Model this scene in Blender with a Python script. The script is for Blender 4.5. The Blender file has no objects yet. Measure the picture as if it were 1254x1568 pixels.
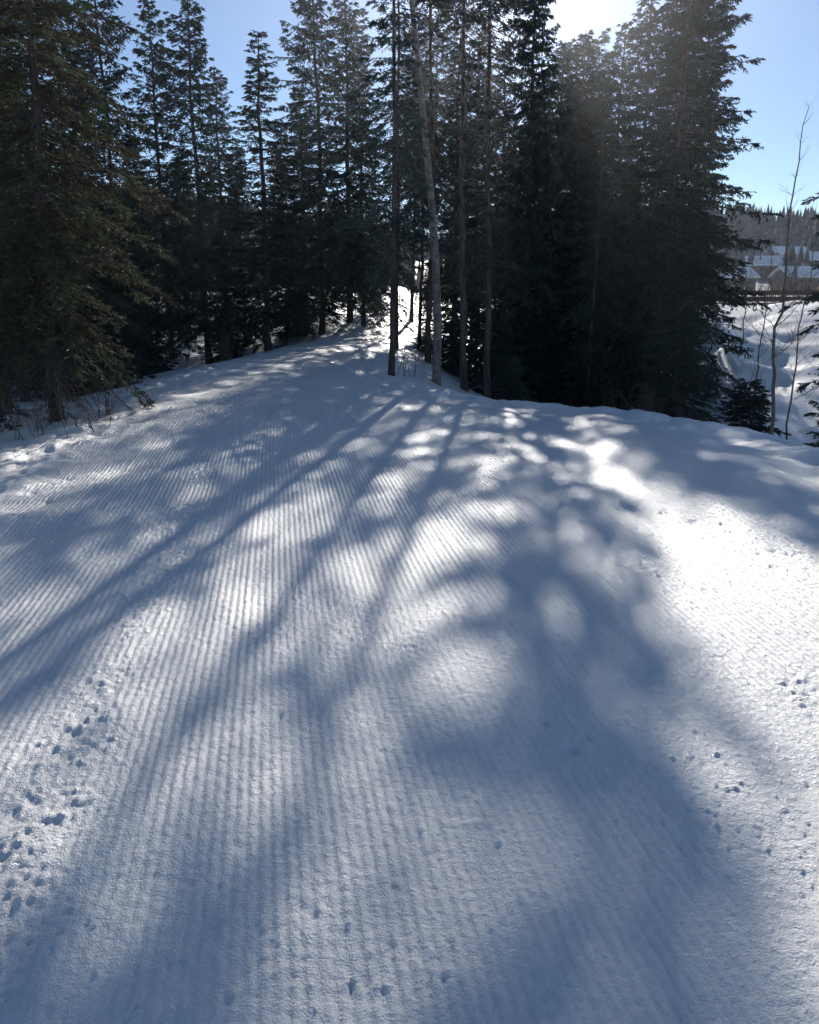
import bpy, math, random
import numpy as np
from mathutils import Vector, Quaternion

random.seed(7)
RNG = np.random.default_rng(11)
P = math.radians(15.3); CP, SP = math.cos(P), math.sin(P)
F = 1254.0
CAMZ = 1.5
SUN_EL = math.radians(21.0); SUN_AZ = math.radians(6.8)

# ------------------------------------------------------------ helpers
def new_mesh_obj(name, V, Fc, mats, midx=None, smooth=False, link=True):
    V = np.asarray(V, dtype=np.float32); Fc = np.asarray(Fc, dtype=np.int32)
    n = Fc.shape[1]
    me = bpy.data.meshes.new(name)
    me.vertices.add(len(V)); me.vertices.foreach_set('co', V.ravel())
    me.loops.add(Fc.size); me.loops.foreach_set('vertex_index', Fc.ravel())
    me.polygons.add(len(Fc))
    me.polygons.foreach_set('loop_start', np.arange(0, Fc.size, n, dtype=np.int32))
    me.polygons.foreach_set('loop_total', np.full(len(Fc), n, dtype=np.int32))
    for m in mats: me.materials.append(m)
    if midx is not None: me.polygons.foreach_set('material_index', np.asarray(midx, dtype=np.int32))
    if smooth: me.polygons.foreach_set('use_smooth', np.ones(len(Fc), dtype=bool))
    me.update(calc_edges=True)
    if not link: return me
    ob = bpy.data.objects.new(name, me)
    bpy.context.scene.collection.objects.link(ob)
    return ob

LAT = RNG.random((256, 256))
def vnoise(x, y):
    xi = np.floor(x).astype(np.int64); yi = np.floor(y).astype(np.int64)
    fx = x-xi; fy = y-yi
    fx = fx*fx*(3-2*fx); fy = fy*fy*(3-2*fy)
    a = LAT[xi & 255, yi & 255]; b = LAT[(xi+1) & 255, yi & 255]
    c = LAT[xi & 255, (yi+1) & 255]; d = LAT[(xi+1) & 255, (yi+1) & 255]
    return (a*(1-fx)+b*fx)*(1-fy)+(c*(1-fx)+d*fx)*fy - 0.5
def fbm(x, y, o=4):
    s = 0; a = 1.0
    for i in range(o):
        s = s + a*vnoise(x*2**i+17.3*i, y*2**i+5.1*i); a *= 0.5
    return s
def ss(a, b, x):
    t = np.clip((x-a)/(b-a), 0, 1); return t*t*(3-2*t)

# ------------------------------------------------------------ terrain
TRAIL = np.array([(-3.0,-8),(-3.4,3),(-3.75,7.4),(-4.35,13),(-3.6,19.5),(-2.2,27),(-2.6,33),(-0.9,33),
                  (-0.8,27),(-0.5,20),(-0.35,15.5),(0.4,12.7),(1.5,11.7),(3.0,10.7),(3.6,9.4),(4.2,7.9),(5.2,5),(6.5,-8)])
def sdf(x, y):
    d = np.full(x.shape, 1e9); inside = np.zeros(x.shape, bool)
    n = len(TRAIL)
    for i in range(n):
        ax, ay = TRAIL[i]; bx, by = TRAIL[(i+1) % n]
        ex, ey = bx-ax, by-ay
        t = np.clip(((x-ax)*ex+(y-ay)*ey)/(ex*ex+ey*ey), 0, 1)
        d = np.minimum(d, np.hypot(x-ax-t*ex, y-ay-t*ey))
        c = ((ay > y) != (by > y)) & (x < (bx-ax)*(y-ay)/((by-ay) if by != ay else 1e-9)+ax)
        inside ^= c
    return np.where(inside, -d, d)

def height_base(x, y):
    x = np.asarray(x, float); y = np.asarray(y, float)
    d = sdf(x, y) + 0.35*fbm(x*0.5, y*0.5, 2)
    right = ss(-1.5, 1.0, x)
    drop = 0.75*(1-right)+1.6*right
    h = -drop*ss(-0.2, 4.2, d) - 0.07*ss(-1.6, 0.3, d)
    h = h + 2.45*ss(5.2, 8.5, x)*np.clip((y-15.5)/12, 0, 1)*(1-ss(30, 42, y))*(1+0.14*fbm(x*0.4, y*0.3, 2))   # right snow bank
    h = h + ss(5.2, 8.5, x)*ss(14, 18, y)*(1-ss(30, 42, y))*0.28*fbm(x*0.9+5, y*0.7, 3)
    h = h + ss(28, 44, y)*(2.1+0.6*fbm(x*0.08, y*0.08, 2))
    h = h + ss(0.5, 4, d)*0.35*fbm(x*0.45, y*0.45, 3)
    hill = ss(190, 560, y+0.2*np.abs(x))*(28+16*ss(50, -150, x)+18*fbm(x*0.006+3, y*0.004, 3))
    return h + hill

TH = math.radians(9.0); CT, ST = math.cos(TH), math.sin(TH)
PITS = [(835,1105,.05,.035),(880,1148,.055,.05),(905,1130,.035,.03),(585,1155,.03,.02),(432,1100,.03,.022),
        (1105,1232,.025,.02),(800,1000,.03,.02),(1080,1170,.025,.02),(990,1330,.025,.02),(460,1395,.05,.02),
        (700,760,.10,.03),(20,1250,.09,.03),(60,1225,.07,.025),(5,1310,.09,.03),(1020,785,.12,.04),(1060,800,.1,.04),
        (480,1405,.035,.02),(370,1300,.025,.02),(640,1290,.025,.015),(750,1180,.025,.018),(910,1260,.025,.018),
        (150,780,.12,.05),(120,800,.12,.05),(60,850,.1,.04),(1190,845,.1,.03),(1210,850,.08,.03),
        (30,790,.12,.05),(70,765,.13,.05),(200,745,.12,.05),(100,730,.13,.05),(45,750,.12,.05),(250,720,.12,.04),
        (190,1030,.05,.02),(175,1060,.05,.02),(120,1130,.05,.02),(95,1165,.06,.025),(515,968,.04,.02),(290,900,.05,.02)]
def px2ground(px, py, zg=0.0):
    k = (784-py)/F; dx = (px-627)/F
    dy = CP + k*SP; dz = -SP + k*CP
    t = (zg-CAMZ)/dz
    return dx*t, dy*t
def height_fine(x, y, h):
    u = x*CT + y*ST; v = -x*ST + y*CT
    d = sdf(x, y)
    groom = ss(-0.35, -0.9, d)*ss(16, 10, y)
    wob = 0.035*fbm(v*0.3, u*0.12+9, 2)
    uu = u + wob
    per = 0.034
    ph = uu/per
    fr = ph-np.floor(ph)
    ridge = np.abs(np.sin(np.pi*fr))**0.9
    wig = 0.05*fbm(v*0.8, 3+v*0, 3)
    seamL = np.exp(-((u+0.70+wig)/0.16)**2); seamR = np.exp(-((u-2.0+wig)/0.15)**2)
    seamM = 0.45*np.exp(-((u-0.55+wig)/0.07)**2)
    worn = np.clip(seamL+seamR+seamM, 0, 1)*ss(-0.45, 0.15, fbm(v*1.6+8, u*2, 3))
    patch = ss(-0.1, 0.4, fbm(x*0.8+4, y*0.6, 3))
    amp = 0.0072*(1-0.8*worn)*(1-0.6*patch)*(0.55+0.75*(vnoise(np.floor(ph)*1.37, v*1.1)+0.5))*(1-0.45*ss(4, 11, y))
    crumb = vnoise(u*70, v*60)
    h = h + groom*amp*(ridge+0.9*crumb*ridge)
    h = h + groom*0.0038*vnoise(u*60+9, v*50)
    lump = np.maximum(0, fbm(u*30, v*28, 3))*0.022 + np.maximum(0, vnoise(u*66, v*60))*0.015
    h = h + worn*lump*ss(-0.2, -0.6, d)
    spk = np.maximum(0, vnoise(x*55+3, y*55)-0.24)*0.036*ss(0.0, 0.5, fbm(x*1.4, y*1.4, 2)+0.2)
    h = h + spk*(y < 14)
    h = h + 0.02*fbm(x*1.1, y*0.8, 3)*(np.abs(x) < 40)
    h = h + 0.035*np.minimum(0, fbm(x*3.2+1, y*2.2, 3)+0.15)*ss(0.1, 0.5, patch)*(y < 30)
    edge = np.exp(-((d+0.1)/0.7)**2)
    h = h + edge*0.10*fbm(x*3, y*3, 3)*(y < 40)
    for (px, py, r, dep) in PITS:
        gx, gy = px2ground(px, py)
        r = r*0.62; dep = dep*0.42
        xr = (x-gx)+0.25*r*np.sin(y*60+px); yr = (y-gy)+0.25*r*np.sin(x*70+py)
        rr = (xr**2+(yr/1.2)**2)
        h = h - dep*np.exp(-rr/(r*r*0.5))
    return h

def gz(x, y):
    return float(height_base(np.array([x]), np.array([y]))[0])

def axis(a, b, step, grow, far):
    core = list(np.arange(a, b, step))
    s = step; p = core[-1]; hi = []
    while p < far: s *= grow; p += s; hi.append(p)
    s = step; p = a; lo = []
    while p > -far: s *= grow; p -= s; lo.append(p)
    return np.array(lo[::-1]+core+hi)
us = axis(-3.9, 5.2, 0.0060, 1.045, 1500)
v = 0.9; vs = []
while v < 1500:
    vs.append(v)
    v += max(0.009, 0.0041*v) if v < 16 else max(0.064, 0.012*v-0.12)
neg = []; p = 0.9; s = 0.05
while p > -300: p -= s; s *= 1.12; neg.append(p)
vs = np.array(neg[::-1]+vs)
U, Vv = np.meshgrid(us, vs)
X = U*CT - Vv*ST; Y = U*ST + Vv*CT
H = height_base(X, Y)
H = height_fine(X, Y, H)
nu, nv = len(us), len(vs)
verts = np.stack([X.ravel(), Y.ravel(), H.ravel()], 1)
ii = np.arange(nv-1)[:, None]*nu + np.arange(nu-1)[None, :]
quads = np.stack([ii, ii+1, ii+1+nu, ii+nu], -1).reshape(-1, 4)
gmid = (Y[:-1, :-1] > 23).astype(np.int32).reshape(-1)

# ------------------------------------------------------------ materials
def mat(name):
    m = bpy.data.materials.new(name); m.use_nodes = True
    nt = m.node_tree; nt.nodes.clear()
    out = nt.nodes.new('ShaderNodeOutputMaterial')
    return m, nt, out
def N(nt, t, **kw):
    n = nt.nodes.new(t)
    for k, val in kw.items():
        if k in n.inputs: n.inputs[k].default_value = val
        else: setattr(n, k, val)
    return n
def ramp(nt, stops):
    r = nt.nodes.new('ShaderNodeValToRGB')
    el = r.color_ramp.elements
    el[0].position, el[0].color = stops[0][0], (*stops[0][1], 1)
    el[1].position, el[1].color = stops[-1][0], (*stops[-1][1], 1)
    for p_, c_ in stops[1:-1]:
        e = el.new(p_); e.color = (*c_, 1)
    return r

def snow_mat():
    m, nt, out = mat('groomed_snow'); L = nt.links
    geo = N(nt, 'ShaderNodeNewGeometry')
    n1 = N(nt, 'ShaderNodeTexNoise', Scale=150.0, Detail=3.0, Roughness=0.75)
    n2 = N(nt, 'ShaderNodeTexNoise', Scale=30.0, Detail=3.0, Roughness=0.7)
    for n in (n1, n2): L.new(geo.outputs['Position'], n.inputs['Vector'])
    ad = N(nt, 'ShaderNodeMath', operation='MULTIPLY_ADD'); ad.inputs[1].default_value = 2.2
    L.new(n2.outputs['Fac'], ad.inputs[0]); L.new(n1.outputs['Fac'], ad.inputs[2])
    b1 = N(nt, 'ShaderNodeBump', Strength=0.85, Distance=0.0070)
    L.new(ad.outputs[0], b1.inputs['Height'])
    snowc = ramp(nt, [(0.3, (0.89, 0.875, 0.85)), (0.7, (0.96, 0.94, 0.91))]); L.new(n2.outputs['Fac'], snowc.inputs[0])
    bs = N(nt, 'ShaderNodeBsdfPrincipled')
    bs.inputs['Specular IOR Level'].default_value = 0.9
    L.new(snowc.outputs[0], bs.inputs['Base Color']); L.new(b1.outputs[0], bs.inputs['Normal'])
    vo = N(nt, 'ShaderNodeTexVoronoi', Scale=420.0); L.new(geo.outputs['Position'], vo.inputs['Vector'])
    sc = N(nt, 'ShaderNodeSeparateColor'); L.new(vo.outputs['Color'], sc.inputs[0])
    gt = N(nt, 'ShaderNodeMath', operation='GREATER_THAN'); gt.inputs[1].default_value = 0.92; L.new(sc.outputs[0], gt.inputs[0])
    rr = N(nt, 'ShaderNodeMapRange'); rr.inputs['To Min'].default_value = 0.40; rr.inputs['To Max'].default_value = 0.12
    L.new(gt.outputs[0], rr.inputs['Value']); L.new(rr.outputs[0], bs.inputs['Roughness'])
    L.new(bs.outputs[0], out.inputs[0])
    return m
def far_snow_mat():
    m, nt, out = mat('open_snow_with_brush'); L = nt.links
    geo = N(nt, 'ShaderNodeNewGeometry')
    sep = N(nt, 'ShaderNodeSeparateXYZ'); L.new(geo.outputs['Position'], sep.inputs[0])
    mr = N(nt, 'ShaderNodeMapRange'); mr.inputs['From Min'].default_value = 27; mr.inputs['From Max'].default_value = 42
    L.new(sep.outputs['Y'], mr.inputs['Value'])
    n3 = N(nt, 'ShaderNodeTexNoise', Scale=0.35, Detail=8.0, Roughness=0.72)
    L.new(geo.outputs['Position'], n3.inputs['Vector'])
    r3 = ramp(nt, [(0.49, (0, 0, 0)), (0.57, (1, 1, 1))]); L.new(n3.outputs['Fac'], r3.inputs[0])
    mul = N(nt, 'ShaderNodeMath', operation='MULTIPLY'); L.new(r3.outputs[0], mul.inputs[0]); L.new(mr.outputs[0], mul.inputs[1])
    mix = N(nt, 'ShaderNodeMixRGB'); L.new(mul.outputs[0], mix.inputs[0]); mix.inputs[1].default_value = (0.90, 0.89, 0.88, 1)
    mix.inputs[2].default_value = (0.13, 0.10, 0.06, 1)
    mr2 = N(nt, 'ShaderNodeMapRange'); mr2.inputs['From Min'].default_value = 200; mr2.inputs['From Max'].default_value = 300
    L.new(sep.outputs['Y'], mr2.inputs['Value'])
    n4 = N(nt, 'ShaderNodeTexNoise', Scale=0.02, Detail=4.0, Roughness=0.6); L.new(geo.outputs['Position'], n4.inputs['Vector'])
    r4 = ramp(nt, [(0.36, (0.8, 0.8, 0.8)), (0.42, (1, 1, 1))]); L.new(n4.outputs['Fac'], r4.inputs[0])
    mul2 = N(nt, 'ShaderNodeMath', operation='MULTIPLY'); L.new(r4.outputs[0], mul2.inputs[0]); L.new(mr2.outputs[0], mul2.inputs[1])
    mix2 = N(nt, 'ShaderNodeMixRGB'); L.new(mul2.outputs[0], mix2.inputs[0]); L.new(mix.outputs[0], mix2.inputs[1])
    mix2.inputs[2].default_value = (0.06, 0.075, 0.09, 1)
    bs = N(nt, 'ShaderNodeBsdfPrincipled', Roughness=0.5); L.new(mix2.outputs[0], bs.inputs['Base Color'])
    L.new(bs.outputs[0], out.inputs[0])
    return m
SNOW = snow_mat(); FSNOW = far_snow_mat()

def needle_mat(name, c1, c2, transl=0.25, noise=True):
    m, nt, out = mat(name); L = nt.links
    oi = N(nt, 'ShaderNodeObjectInfo')
    hs = N(nt, 'ShaderNodeHueSaturation')
    geo = N(nt, 'ShaderNodeNewGeometry')
    n = N(nt, 'ShaderNodeTexNoise', Scale=2.0, Detail=1.0); L.new(geo.outputs['Position'], n.inputs['Vector'])
    r = ramp(nt, [(0.35, c1), (0.65, c2)]); L.new(n.outputs['Fac'], r.inputs[0]); L.new(r.outputs[0], hs.inputs['Color'])
    mr = N(nt, 'ShaderNodeMapRange'); mr.inputs['To Min'].default_value = 0.75; mr.inputs['To Max'].default_value = 1.3
    L.new(oi.outputs['Random'], mr.inputs['Value']); L.new(mr.outputs[0], hs.inputs['Value'])
    df = N(nt, 'ShaderNodeBsdfDiffuse'); L.new(hs.outputs[0], df.inputs['Color'])
    gl = N(nt, 'ShaderNodeBsdfGlossy', Roughness=0.45); gl.inputs['Color'].default_value = (0.9, 0.95, 1, 1)
    m0 = N(nt, 'ShaderNodeMixShader'); m0.inputs[0].default_value = 0.03
    L.new(df.outputs[0], m0.inputs[1]); L.new(gl.outputs[0], m0.inputs[2])
    tr = N(nt, 'ShaderNodeBsdfTranslucent'); L.new(hs.outputs[0], tr.inputs['Color'])
    mx = N(nt, 'ShaderNodeMixShader'); mx.inputs[0].default_value = transl
    L.new(m0.outputs[0], mx.inputs[1]); L.new(tr.outputs[0], mx.inputs[2]); L.new(mx.outputs[0], out.inputs[0])
    return m
NEEDLE = needle_mat('spruce_needles', (0.030, 0.048, 0.043), (0.055, 0.085, 0.062))
NEEDLE_DRY = needle_mat('spruce_needles_dry', (0.065, 0.048, 0.036), (0.085, 0.10, 0.05), 0.35)
def bark_mat(name, c1, c2, scale=12, zs=0.2):
    m, nt, out = mat(name); L = nt.links
    tc = N(nt, 'ShaderNodeTexCoord'); mp = N(nt, 'ShaderNodeMapping'); mp.inputs['Scale'].default_value = (1, 1, zs)
    L.new(tc.outputs['Object'], mp.inputs[0])
    n = N(nt, 'ShaderNodeTexNoise', Scale=scale, Detail=4.0, Roughness=0.7); L.new(mp.outputs[0], n.inputs['Vector'])
    r = ramp(nt, [(0.38, c1), (0.62, c2)]); L.new(n.outputs['Fac'], r.inputs[0])
    bs = N(nt, 'ShaderNodeBsdfPrincipled', Roughness=0.9); L.new(r.outputs[0], bs.inputs['Base Color'])
    b = N(nt, 'ShaderNodeBump', Strength=0.8, Distance=0.02); L.new(n.outputs['Fac'], b.inputs['Height']); L.new(b.outputs[0], bs.inputs['Normal'])
    L.new(bs.outputs[0], out.inputs[0]); return m
BARK = bark_mat('spruce_bark', (0.04, 0.033, 0.03), (0.115, 0.09, 0.078))
ASPEN = bark_mat('aspen_bark', (0.12, 0.10, 0.085), (0.28, 0.25, 0.22), 7, 1.2)
TWIG = bark_mat('twig_bark', (0.10, 0.07, 0.05), (0.22, 0.16, 0.12), 20, 1)
FARF = needle_mat('far_conifer_hazed', (0.045, 0.065, 0.08), (0.065, 0.088, 0.095), 0.1)  # bluish base colour carries the aerial haze of distance
WOOD = bark_mat('weathered_wood', (0.07, 0.045, 0.03), (0.16, 0.10, 0.07), 8, 1)
HWALL = bark_mat('house_wall_hazed', (0.15, 0.13, 0.12), (0.21, 0.18, 0.16), 3, 1)  # wall tone lifted to carry the wash of distant haze
GLASS, nt_, o_ = mat('window_glass'); b_ = N(nt_, 'ShaderNodeBsdfPrincipled', Roughness=0.1); b_.inputs['Base Color'].default_value = (0.03, 0.04, 0.05, 1); nt_.links.new(b_.outputs[0], o_.inputs[0])

new_mesh_obj('snow_ground', verts, quads, [SNOW, FSNOW], gmid, smooth=True)
del verts, quads, U, Vv, X, Y, H

# ------------------------------------------------------------ tubes
class MB:
    def __init__(s): s.v = []; s.f = []; s.m = []; s.n = 0
    def add(s, V, Fc, mi):
        V = np.asarray(V, float).reshape(-1, 3); Fc = np.asarray(Fc, int).reshape(-1, 3)
        s.v.append(V); s.f.append(Fc+s.n); s.m.append(np.full(len(Fc), mi)); s.n += len(V)
    def out(s): return np.concatenate(s.v), np.concatenate(s.f), np.concatenate(s.m)
def tube(mb, pts, rad, k, mi):
    pts = np.asarray(pts, float); n = len(pts)
    T = np.gradient(pts, axis=0); T /= np.linalg.norm(T, axis=1)[:, None]+1e-9
    ref = np.array([0, 0, 1.0]) if abs(T[0][2]) < 0.8 else np.array([1.0, 0, 0])
    A = np.cross(T, ref); A /= np.linalg.norm(A, axis=1)[:, None]+1e-9
    B = np.cross(T, A)
    ang = np.arange(k)*2*math.pi/k
    V = pts[:, None, :] + np.asarray(rad)[:, None, None]*(np.cos(ang)[None, :, None]*A[:, None, :]+np.sin(ang)[None, :, None]*B[:, None, :])
    f = []
    for i in range(n-1):
        for j in range(k):
            a = i*k+j; b = i*k+(j+1) % k
            f.append((a, b, b+k)); f.append((a, b+k, a+k))
    mb.add(V.reshape(-1, 3), f, mi)

# ------------------------------------------------------------ spruce
def spruce(seed, H=10.0, R=1.5, base=0.08, whorl=0.17, nb=7, trunk=0.085, fill=1.0, needle=None, dead=0.12, droop=0.28, gaps=0.0, top_pow=0.75, tw_step=0.056, nw=1.05, dprob=0.25):
    rg = np.random.default_rng(seed); mb = MB()
    zt = np.linspace(0, H, 14)
    bx = np.cumsum(rg.normal(0, 0.03, 14)); by = np.cumsum(rg.normal(0, 0.03, 14)); bx -= bx[0]; by -= by[0]
    tr = trunk*(1-zt/H)**0.8+0.008; tr[0] *= 1.35
    tube(mb, np.stack([bx, by, zt-0.15*(zt == 0)], 1), tr, 9, 0)
    z = H*dead
    allV = []
    lobes = rg.random(5)*6.28; la = rg.random(5)*0.25
    while z < H-0.12:
        t = z/H
        nbr = nb if t < 0.85 else max(5, nb-2)
        a0 = rg.random()*6.28
        wl = rg.uniform(0.68, 1.18)
        for j in range(nbr):
            if rg.random() < gaps: continue
            az = a0+j*6.283/nbr+rg.normal(0, 0.25)
            tt = max(0, (t-base)/(1-base))
            prof = (1-tt)**top_pow
            isdead = t < base
            if isdead: prof = 0.45+0.3*t/base
            if t < base+0.12 and not isdead: prof *= 0.75+0.25*(t-base)/0.12
            asym = 1+sum(la[q]*math.sin((q+1)*az+lobes[q]+t*5*q) for q in range(3))
            L = R*prof*wl*rg.uniform(0.5, 1.18)*asym+0.10
            e0 = math.radians(-20+58*tt**1.5+rg.normal(0, 9))
            zz = z+rg.normal(0, 0.06)
            S = np.linspace(0, 1, 5)
            up = 0.16*(1-tt)
            def P_(s):
                r = L*s*math.cos(e0)
                return np.stack([np.interp(zz, zt, bx)+np.cos(az+0.0*s)*r, np.interp(zz, zt, by)+np.sin(az)*r,
                                 zz+L*(s*math.sin(e0)-droop*(1-tt)*s**2+up*s**4)], -1)
            tube(mb, P_(S), (0.005+0.009*L)*(1-0.85*S), 3, 0)
            if isdead:
                for q in range(int(5*L/0.5)):
                    s = rg.uniform(0.2, 1); p0 = P_(np.array([s]))[0]
                    dr = np.array([math.cos(az+rg.normal(0, .9)), math.sin(az+rg.normal(0, .9)), rg.normal(-.4, .35)])*rg.uniform(.12, .35)
                    tube(mb, np.stack([p0, p0+dr*.5, p0+dr+[0, 0, -.03]]), [0.005, 0.004, 0.002], 3, 0)
                if rg.random() > dprob: continue
            ns = max(3, int(L/tw_step*fill))
            s = rg.uniform(0.10, 1.0, ns)**0.8
            s = np.concatenate([s, [1.0, 0.97, 0.93]]); ns = len(s)
            side = np.where(rg.random(ns) < 0.5, 1, -1)
            ang = az + side*(np.radians(52)+rg.normal(0, 0.25, ns)); ang[-3:] = az+np.array([0, .35, -.35])
            tl = np.clip(0.34*L*(1.08-s)+0.10, 0.07, 0.48)*rg.uniform(0.7, 1.25, ns)
            hang = rg.uniform(-1.3, 0.05, ns)*(1-0.6*tt)
            D = np.stack([np.cos(ang), np.sin(ang), hang], 1); D /= np.linalg.norm(D, axis=1)[:, None]
            P0 = P_(s)
            m = 4
            for q in range(m):
                f0 = (q+0.1)/m
                Q = P0+D*(tl*f0)[:, None]
                for sd in (-1, 1):
                    side_v = np.cross(D, [0, 0, 1.0]); side_v /= np.linalg.norm(side_v, axis=1)[:, None]+1e-9
                    nd = D*0.75+sd*side_v*rg.uniform(.2, .8, (ns, 1))+rg.normal(0, 0.32, (ns, 3))+np.array([0, 0, -0.12])
                    nd /= np.linalg.norm(nd, axis=1)[:, None]
                    ln = (0.06+0.38*tl/m)*rg.uniform(0.7, 1.25, ns)
                    w = np.cross(nd, rg.normal(0, 1, (ns, 3))); w /= np.linalg.norm(w, axis=1)[:, None]+1e-9
                    w *= nw*rg.uniform(0.012, 0.022, (ns, 1))
                    tri = np.stack([Q-w, Q+w, Q+nd*ln[:, None]], 1)
                    allV.append(tri.reshape(-1, 3))
        z += whorl*rg.uniform(0.6, 1.35)*(1-0.3*t)
    A = np.concatenate(allV); mb.add(A, np.arange(len(A)).reshape(-1, 3), 1)
    V, Fc, M = mb.out()
    me = new_mesh_obj('spruce_mesh', V, Fc, [BARK, needle or NEEDLE], M, link=False)
    return me, H
VAR = {
 'a': spruce(1, 10, 1.75, nb=6, whorl=0.19, gaps=0.05),
 'b': spruce(2, 10, 1.5, nb=6, base=0.04, dead=0.04, whorl=0.18),
 'c': spruce(3, 10, 2.0, nb=6, base=0.08, dead=0.07, whorl=0.18, gaps=0.03, nw=1.1),
 'd': spruce(4, 10, 1.25, nb=6, base=0.06, whorl=0.21, gaps=0.08),
 'n': spruce(14, 10, 1.05, nb=7, base=0.06, whorl=0.15, top_pow=0.55, nw=1.2),
 's': spruce(5, 12, 1.25, nb=5, base=0.22, whorl=0.29, gaps=0.32, droop=0.45, trunk=0.075, top_pow=0.5),
 'h': spruce(6, 13, 1.5, nb=5, base=0.67, whorl=0.23, gaps=0.2, droop=0.25, trunk=0.075, top_pow=0.5, dead=0.22, dprob=0.22),  # crown kept above the view, shaped to shade the near snow
 'k': spruce(16, 10, 1.45, nb=6, base=0.50, whorl=0.18, gaps=0.08, trunk=0.075, dead=0.38, top_pow=0.45),
 'f': spruce(7, 10, 1.6, nb=6, base=0.16, whorl=0.16, needle=NEEDLE_DRY, droop=0.65, fill=1.4, dead=0.08, trunk=0.085, gaps=0.2, nw=0.7, top_pow=0.6),
 'y': spruce(8, 3, 1.0, nb=7, base=0.03, dead=0.02, whorl=0.11, trunk=0.03),
}
def solve_top(Yd, py):
    k = (784-py)/F
    return CAMZ + Yd*(k*CP-SP)/(CP+k*SP)
def px2x(px, Yd, z):
    return (px-627)/F*(Yd*CP-(z-CAMZ)*SP)
def tree(var, px, Yd, top, wide=1.0, name='spruce_tree'):
    x = px2x(px, Yd, -1); z = gz(x, Yd)
    x = px2x(px, Yd, z+0.3)
    me, Hh = VAR[var]
    hgt = solve_top(Yd, top)-z
    ob = bpy.data.objects.new(name, me); bpy.context.scene.collection.objects.link(ob)
    ob.location = (x, Yd, z-0.08)
    s = hgt/Hh
    ob.scale = (wide*s**0.6, wide*s**0.6, s)
    ob.rotation_euler = (0, 0, random.random()*6.28)
    return ob

T = [
 ('f', 85, 10.0, -560, 0.95), ('f', 5, 13.0, -450, 1.1), ('f', -90, 10.5, -500, 1.1), ('c', 40, 17, -300, 1.0),
 ('c', 125, 20, -220, 0.85), ('b', 165, 24, 260, 1.2), ('b', 195, 21, 340, 1.1), ('c', -10, 22, -200, 1.1), ('a', 150, 28, 40, 1.0),
 ('y', 150, 15.5, 430, 1.2), ('b', 60, 25, 50, 1.2),
 ('a', 262, 27, -10, 0.95), ('a', 320, 25, -60, 0.95), ('b', 350, 31, 95, 1.0), ('b', 228, 29, 190, 0.95),
 ('d', 412, 25, 42, 1.3), ('b', 375, 31, 210, 1.0), ('b', 290, 33, 230, 1.1), ('b', 440, 31, 190, 1.1),
 ('c', 492, 30, -110, 1.0), ('a', 535, 32, -60, 1.1), ('b', 470, 31, 130, 1.1), ('a', 556, 31, 70, 0.9),
 ('s', 598, 15.3, -330, 0.8), ('s', 606, 22, -160, 0.9), ('b', 575, 35, 330, 1.0),
 ('h', 712, 18, -330, 1.0), ('b', 655, 30, 400, 1.1), ('d', 695, 32, 30, 1.1), ('s', 728, 28, 50, 0.9), ('h', 655, 21, -330, 0.9),
 ('h', 748, 19, -340, 1.0),  # extra spruce, added so its out-of-view crown shades the near snow
 ('k', 668, 32, 15, 1.05), ('k', 630, 34, 50, 0.9), ('k', 642, 28, 110, 0.85), ('k', 722, 33, 40, 1.0),
 ('b', 705, 27, 200, 1.0),
 ('n', 793, 22, -310, 0.68), ('c', 762, 29, 60, 0.9), ('c', 835, 30, 60, 1.0), ('a', 872, 27, 40, 1.0), ('s', 895, 20, 70, 0.8),
 ('c', 800, 27, 130, 1.0), ('c', 865, 25, 150, 1.0), ('k', 840, 28, 65, 1.0), ('k', 885, 28, 55, 1.0),
 ('c', 920, 28, 30, 1.0), ('a', 960, 25, -60, 1.0), ('c', 1005, 21, -230, 1.0), ('a', 1045, 23, -120, 0.95),
 ('b', 1020, 29, -60, 1.3), ('b', 810, 33, 110, 1.1), ('b', 900, 33, 90, 1.1), ('b', 765, 24, 220, 1.0),
 ('b', 940, 22, 200, 1.0),
 ('y', 745, 20, 470, 1.2), ('y', 700, 22, 480, 1.2), ('y', 820, 21, 450, 1.4), ('y', 905, 20, 500, 1.2), ('y', 1020, 18, 450, 1.3),
 ('y', 870, 24, 430, 1.4), ('y', 645, 25, 510, 1.0), ('y', 965, 23, 440, 1.3), ('y', 775, 17, 540, 1.0),
 ('y', 1135, 14, 575, 1.1), ('y', 450, 31, 440, 1.3), ('y', 350, 24, 480, 1.3), ('y', 230, 24, 450, 1.2),
 ('s', 1295, 13, -330, 1.1), ('y', 1290, 13, 540, 1.0), ('a', 1440, 22, -100, 1.0),
 ('c', 190, 23, -170, 0.75),
]
for t in T: tree(*t)

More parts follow.
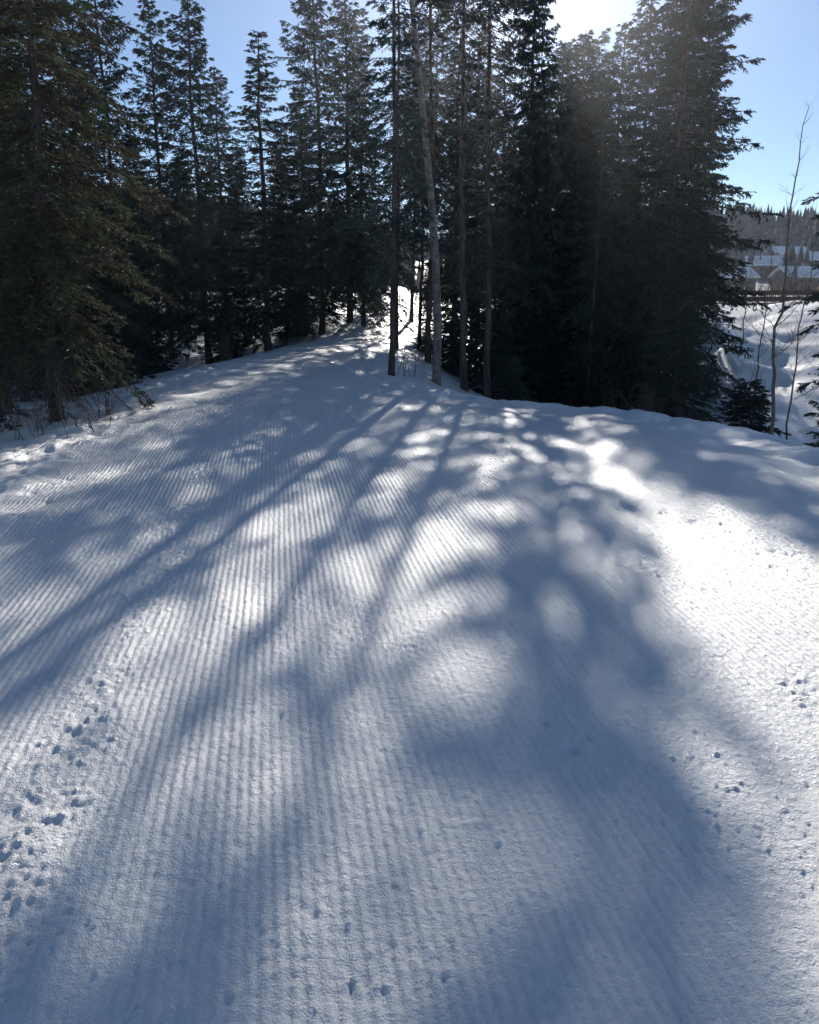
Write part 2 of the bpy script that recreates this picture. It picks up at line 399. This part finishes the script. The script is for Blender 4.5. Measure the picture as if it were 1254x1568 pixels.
# ------------------------------------------------------------ aspen
def branchy(mb, p, d, L, r, depth, rg, mi, k=4, up=0.15, spread=0.6):
    n = 5; pts = [p]; dd = d.copy()
    for i in range(n-1):
        dd = dd+rg.normal(0, 0.10, 3)+np.array([0, 0, up*0.25]); dd /= np.linalg.norm(dd)
        pts.append(pts[-1]+dd*L/(n-1))
    rad = np.linspace(r, r*0.35, n)
    tube(mb, pts, rad, k, mi)
    if depth == 0: return
    for q in range(rg.integers(3, 6)):
        i = rg.integers(1, n)
        nd = dd+rg.normal(0, spread, 3); nd[2] += up; nd /= np.linalg.norm(nd)
        branchy(mb, np.array(pts[i]), nd, L*rg.uniform(0.35, 0.65), rad[i]*0.6, depth-1, rg, mi, 3, up, spread)
def aspen():
    Yd = 17.0; prof = [(668, 600), (671, 500), (668, 420), (664, 340), (655, 250), (643, 130), (630, 0), (618, -150), (612, -280)]
    pts = []
    z0 = gz(px2x(668, Yd, -1), Yd)
    for i, (px, py) in enumerate(prof):
        z = solve_top(Yd, py)
        if i == 0: z = z0-0.1
        pts.append((px2x(px, Yd, z), Yd+0.15*math.sin(i), z))
    pts = np.array(pts)
    o = pts[0].copy(); pts = pts-o
    mb = MB(); rg = np.random.default_rng(5)
    tt = np.linspace(0, 1, 33); src = np.linspace(0, 1, len(pts))
    P_ = np.stack([np.interp(tt, src, pts[:, c]) for c in range(3)], 1)
    for _ in range(3): P_[1:-1] = (P_[:-2]+2*P_[1:-1]+P_[2:])/4
    rad = np.linspace(0.09, 0.035, 33)*(1+rg.normal(0, 0.03, 33)); rad[0] *= 1.3
    tube(mb, P_, rad, 12, 0)
    for i in range(12, 32):
        for q in range(1 if i < 20 else 2):
            if i < 20 and rg.random() < 0.5: continue
            a = rg.random()*6.28
            branchy(mb, P_[i], np.array([math.cos(a), math.sin(a), 0.5]), rg.uniform(0.3, 1.1), 0.014, 2 if i > 18 else 1, rg, 1)
    V, Fc, M = mb.out()
    ob = new_mesh_obj('aspen_tree', V, Fc, [ASPEN, TWIG], M, smooth=True); ob.location = o
aspen()

def sapling(name, px, Yd, top, r, seed, lean=0.0):
    x = px2x(px, Yd, -1); z = gz(x, Yd); x = px2x(px, Yd, z)
    Hh = solve_top(Yd, top)-z
    rg = np.random.default_rng(seed); mb = MB()
    n = 22; tt = np.linspace(0, 1, n)
    pts = np.stack([np.cumsum(rg.normal(lean, 0.022, n)), np.cumsum(rg.normal(0, 0.02, n)), tt*Hh-0.1], 1)
    tube(mb, pts, r*(1-0.85*tt), 6, 0)
    for i in range(6, n):
        for q in range(3):
            a = rg.random()*6.28
            branchy(mb, pts[i], np.array([math.cos(a), math.sin(a), 0.9]), rg.uniform(0.25, 0.7)*(1.25-tt[i])*Hh/4, r*0.28*(1.2-tt[i]), 1, rg, 0, 3)
    V, Fc, M = mb.out()
    ob = new_mesh_obj(name, V, Fc, [TWIG], M); ob.location = (x, Yd, z)
sapling('bare_sapling', 1180, 10.0, 150, 0.024, 3)
sapling('bare_sapling', 1150, 17, 330, 0.020, 4)
sapling('bare_sapling', 1205, 16, 280, 0.020, 9)
sapling('bare_sapling', 1130, 22, 380, 0.018, 12)
sapling('bare_sapling', 1085, 20, 370, 0.018, 15)

def shrub(name, px, Yd, hgt, seed, n=14):
    x = px2x(px, Yd, -1); z = gz(x, Yd)
    x = px2x(px, Yd, z); z = gz(x, Yd)
    rg = np.random.default_rng(seed); mb = MB()
    for i in range(n):
        a = rg.random()*6.28; t = rg.uniform(0.1, 0.6)
        branchy(mb, np.array([rg.normal(0, .12), rg.normal(0, .12), -0.05]), np.array([math.cos(a)*t, math.sin(a)*t, 1.0]), hgt*rg.uniform(.5, 1), 0.007, 2, rg, 0, 3, 0.2, 0.5)
    V, Fc, M = mb.out()
    ob = new_mesh_obj(name, V, Fc, [TWIG], M); ob.location = (x, Yd, z)
shrub('bare_shrub', 940, 15, 1.5, 1); shrub('bare_shrub', 985, 16, 1.3, 2); shrub('bare_shrub', 1065, 15, 1.2, 3)
shrub('bare_shrub', 135, 9.2, 0.7, 4, 8); shrub('bare_shrub', 165, 10.5, 0.7, 5, 8); shrub('bare_shrub', 1140, 18, 1.2, 6)
shrub('bare_shrub', 1225, 12, 0.9, 7, 8); shrub('bare_shrub', 620, 16, 1.2, 8, 8); shrub('bare_shrub', 350, 21, 1.0, 9); shrub('bare_shrub', 480, 27, 1.0, 10)
shrub('bare_shrub', 40, 9.0, 0.6, 12, 8); shrub('bare_shrub', 10, 10.5, 1.2, 13, 10); shrub('bare_shrub', 1210, 24, 0.8, 14, 8)

def thicket():
    rg = np.random.default_rng(21); mb = MB()
    for i in range(190):
        Yd = rg.uniform(39, 95); px = rg.uniform(150, 1330)
        x = px2x(px, Yd, 1); z = gz(x, Yd)
        for q in range(9):
            a = rg.random()*6.28; t = rg.uniform(0.1, 0.5)
            branchy(mb, np.array([x+rg.normal(0, .4), Yd+rg.normal(0, .4), z-0.1]), np.array([math.cos(a)*t, math.sin(a)*t, 1.0]), rg.uniform(1.0, 2.2), 0.02, 1, rg, 0, 3, 0.2, 0.45)
    V, Fc, M = mb.out(); new_mesh_obj('willow_thicket', V, Fc, [TWIG], M)
thicket()

def far_forest():
    rg = np.random.default_rng(31)
    n = 13000
    Yd = 130+560*rg.random(n)**0.75
    px = rg.uniform(-250, 1500, n)
    x = (px-627)/F*Yd
    dens = fbm(x*0.02, Yd*0.012, 3)
    keep = (dens > -0.35+0.6*ss(300, 130, Yd)) & ~((px > 1050) & (Yd < 330) & (rg.random(n) < 0.8))
    x, Yd = x[keep], Yd[keep]; n = len(x)
    z = height_base(x, Yd)
    hh = rg.uniform(6, 12, n); rr = hh*rg.uniform(0.14, 0.22, n)
    VV = []; FF = []; base = 0
    k = 7
    for lv in range(4):
        z0 = lv*0.22+0.05; z1 = min(1.0, z0+0.42); r = (1-z0)*1.0
        ang = np.arange(k)*6.283/k+lv
        jr = rg.uniform(0.6, 1.2, (n, k))
        ring = np.stack([x[:, None]+np.cos(ang)*rr[:, None]*r*jr, Yd[:, None]+np.sin(ang)*rr[:, None]*r*jr, z[:, None]+hh[:, None]*(z0+rg.uniform(-.04, .04, (n, k)))], -1)
        tip = np.stack([x, Yd, z+hh*z1], -1)[:, None, :]
        V = np.concatenate([ring, tip], 1).reshape(-1, 3)
        off = base+np.arange(n)[:, None]*(k+1)
        for j in range(k):
            FF.append(np.concatenate([off+j, off+(j+1) % k, off+k], 1))
        VV.append(V); base += len(V)
    new_mesh_obj('distant_forest', np.concatenate(VV), np.concatenate(FF), [FARF])
far_forest()

# ------------------------------------------------------------ houses + fence
def box(name, parent, size, loc, m, rot=0):
    sx, sy, sz = [s/2 for s in size]
    V = [(a*sx, b*sy, c*sz) for a in (-1, 1) for b in (-1, 1) for c in (-1, 1)]
    Fq = [(0, 1, 3, 2), (4, 6, 7, 5), (0, 4, 5, 1), (2, 3, 7, 6), (0, 2, 6, 4), (1, 5, 7, 3)]
    ob = new_mesh_obj(name, V, Fq, [m]); ob.location = loc; ob.rotation_euler = (0, 0, rot); ob.parent = parent
    return ob
def house(px, Yd, w, d, h, rot):
    x = px2x(px, Yd, 5); z = gz(x, Yd)
    e = bpy.data.objects.new('wooden_house', None); bpy.context.scene.collection.objects.link(e)
    e.location = (x, Yd, z-0.5); e.rotation_euler = (0, 0, rot)
    g = h*0.5
    V = [(-w/2, -d/2, 0), (w/2, -d/2, 0), (w/2, d/2, 0), (-w/2, d/2, 0), (-w/2, -d/2, h), (w/2, -d/2, h), (w/2, d/2, h), (-w/2, d/2, h), (-w/2, 0, h+g), (w/2, 0, h+g)]
    me = bpy.data.meshes.new('walls'); me.from_pydata(V, [], [(0, 1, 5, 4), (2, 3, 7, 6), (1, 2, 6, 9, 5), (3, 0, 4, 8, 7)]); me.materials.append(HWALL)
    o = bpy.data.objects.new('walls', me); bpy.context.scene.collection.objects.link(o); o.parent = e
    ov = 0.6; sl = g/(d/2); yy = d/2+ov; zl = h-ov*sl
    V = []
    for zo in (0.05, 0.5):
        for sx in (-1, 1):
            V += [(sx*(w/2+ov), -yy, zl+zo), (sx*(w/2+ov), 0, h+g+zo), (sx*(w/2+ov), yy, zl+zo)]
    Fr = [(6, 7, 10, 9), (7, 8, 11, 10), (0, 3, 4, 1), (1, 4, 5, 2), (0, 6, 9, 3), (2, 5, 11, 8), (0, 1, 7, 6), (1, 2, 8, 7), (3, 9, 10, 4), (4, 10, 11, 5)]
    me = bpy.data.meshes.new('snowy_roof'); me.from_pydata(V, [], Fr); me.materials.append(SNOW)
    o = bpy.data.objects.new('snowy_roof', me); bpy.context.scene.collection.objects.link(o); o.parent = e
    for i in range(4):
        for zz in (h*0.3, h*0.72):
            box('window', e, (w*0.1, 0.1, h*0.18), (-w/2+w*(i+0.5)/4, -d/2-0.05, zz), GLASS)
    box('door', e, (1.0, 0.12, 2.1), (w*0.0, -d/2-0.06, 1.55), WOOD)
    box('chimney', e, (0.9, 0.9, 2.0), (w*0.25, d*0.15, h+g+0.2), HWALL)
house(1120, 205, 9, 7, 3.8, 0.25); house(1172, 250, 11, 8, 4.4, -0.3); house(1222, 200, 9, 7, 3.8, 0.2)
house(1200, 300, 12, 9, 4.6, 0.1); house(1250, 270, 11, 8, 4.4, -0.2)

def fence():
    e = bpy.data.objects.new('wooden_fence', None); bpy.context.scene.collection.objects.link(e)
    Yd = 37; xs = np.arange(px2x(1085, Yd, 1), px2x(1085, Yd, 1)+14, 1.6)
    zb = float(np.median([gz(x, Yd) for x in xs]))-0.15
    for i, x in enumerate(xs):
        box('post_%d' % i, e, (0.12, 0.12, 1.5), (x, Yd, zb+0.35), WOOD)
    for j in range(3):
        box('rail_%d' % j, e, (xs[-1]-xs[0]+0.3, 0.04, 0.20), ((xs[0]+xs[-1])/2, Yd-0.085, zb+0.3+j*0.27), WOOD)
fence()

# thin scattering volume added around the scene, standing in for sun glare and veil
HM, hnt, hout = mat('added_haze')
vsn = hnt.nodes.new('ShaderNodeVolumeScatter'); vsn.inputs['Density'].default_value = 0.0006; vsn.inputs['Anisotropy'].default_value = 0.86
vsn.inputs['Color'].default_value = (0.90, 0.92, 1.0, 1)
hnt.links.new(vsn.outputs[0], hout.inputs['Volume'])
hz = [(x, y, z) for x in (-70, 70) for y in (-30, 80) for z in (-6, 24)]
new_mesh_obj('glare_haze', hz, [(0, 1, 3, 2), (4, 6, 7, 5), (0, 4, 5, 1), (2, 3, 7, 6), (0, 2, 6, 4), (1, 5, 7, 3)], [HM])

# ------------------------------------------------------------ light, sky, camera
sc = bpy.context.scene
w = bpy.data.worlds.new('World'); sc.world = w; w.use_nodes = True
nt = w.node_tree; nt.nodes.clear()
sky = nt.nodes.new('ShaderNodeTexSky'); sky.sky_type = 'NISHITA'; sky.sun_disc = False
sky.sun_elevation = SUN_EL; sky.sun_rotation = SUN_AZ; sky.altitude = 2900; sky.air_density = 1.0; sky.dust_density = 0.4; sky.ozone_density = 2.4
bg = nt.nodes.new('ShaderNodeBackground'); bg.inputs[1].default_value = 0.115
wo = nt.nodes.new('ShaderNodeOutputWorld'); nt.links.new(sky.outputs[0], bg.inputs[0]); nt.links.new(bg.outputs[0], wo.inputs[0])
sl = bpy.data.lights.new('sun', 'SUN'); sl.energy = 5.0; sl.angle = math.radians(0.53); sl.color = (1.0, 0.95, 0.875)
so = bpy.data.objects.new('sun', sl); sc.collection.objects.link(so)
sd = Vector((math.sin(SUN_AZ)*math.cos(SUN_EL), math.cos(SUN_AZ)*math.cos(SUN_EL), math.sin(SUN_EL)))
so.rotation_euler = sd.to_track_quat('Z', 'Y').to_euler(); so.location = (0, 0, 30)
cam = bpy.data.cameras.new('camera'); co = bpy.data.objects.new('camera', cam); sc.collection.objects.link(co)
cam.sensor_fit = 'HORIZONTAL'; cam.sensor_width = 36; cam.lens = 36.0; cam.clip_start = 0.05; cam.clip_end = 5000
co.location = (0, 0, CAMZ); co.rotation_euler = (math.pi/2-P, 0, 0)
sc.camera = co
sc.view_settings.view_transform = 'Standard'; sc.view_settings.look = 'None'; sc.view_settings.exposure = 0
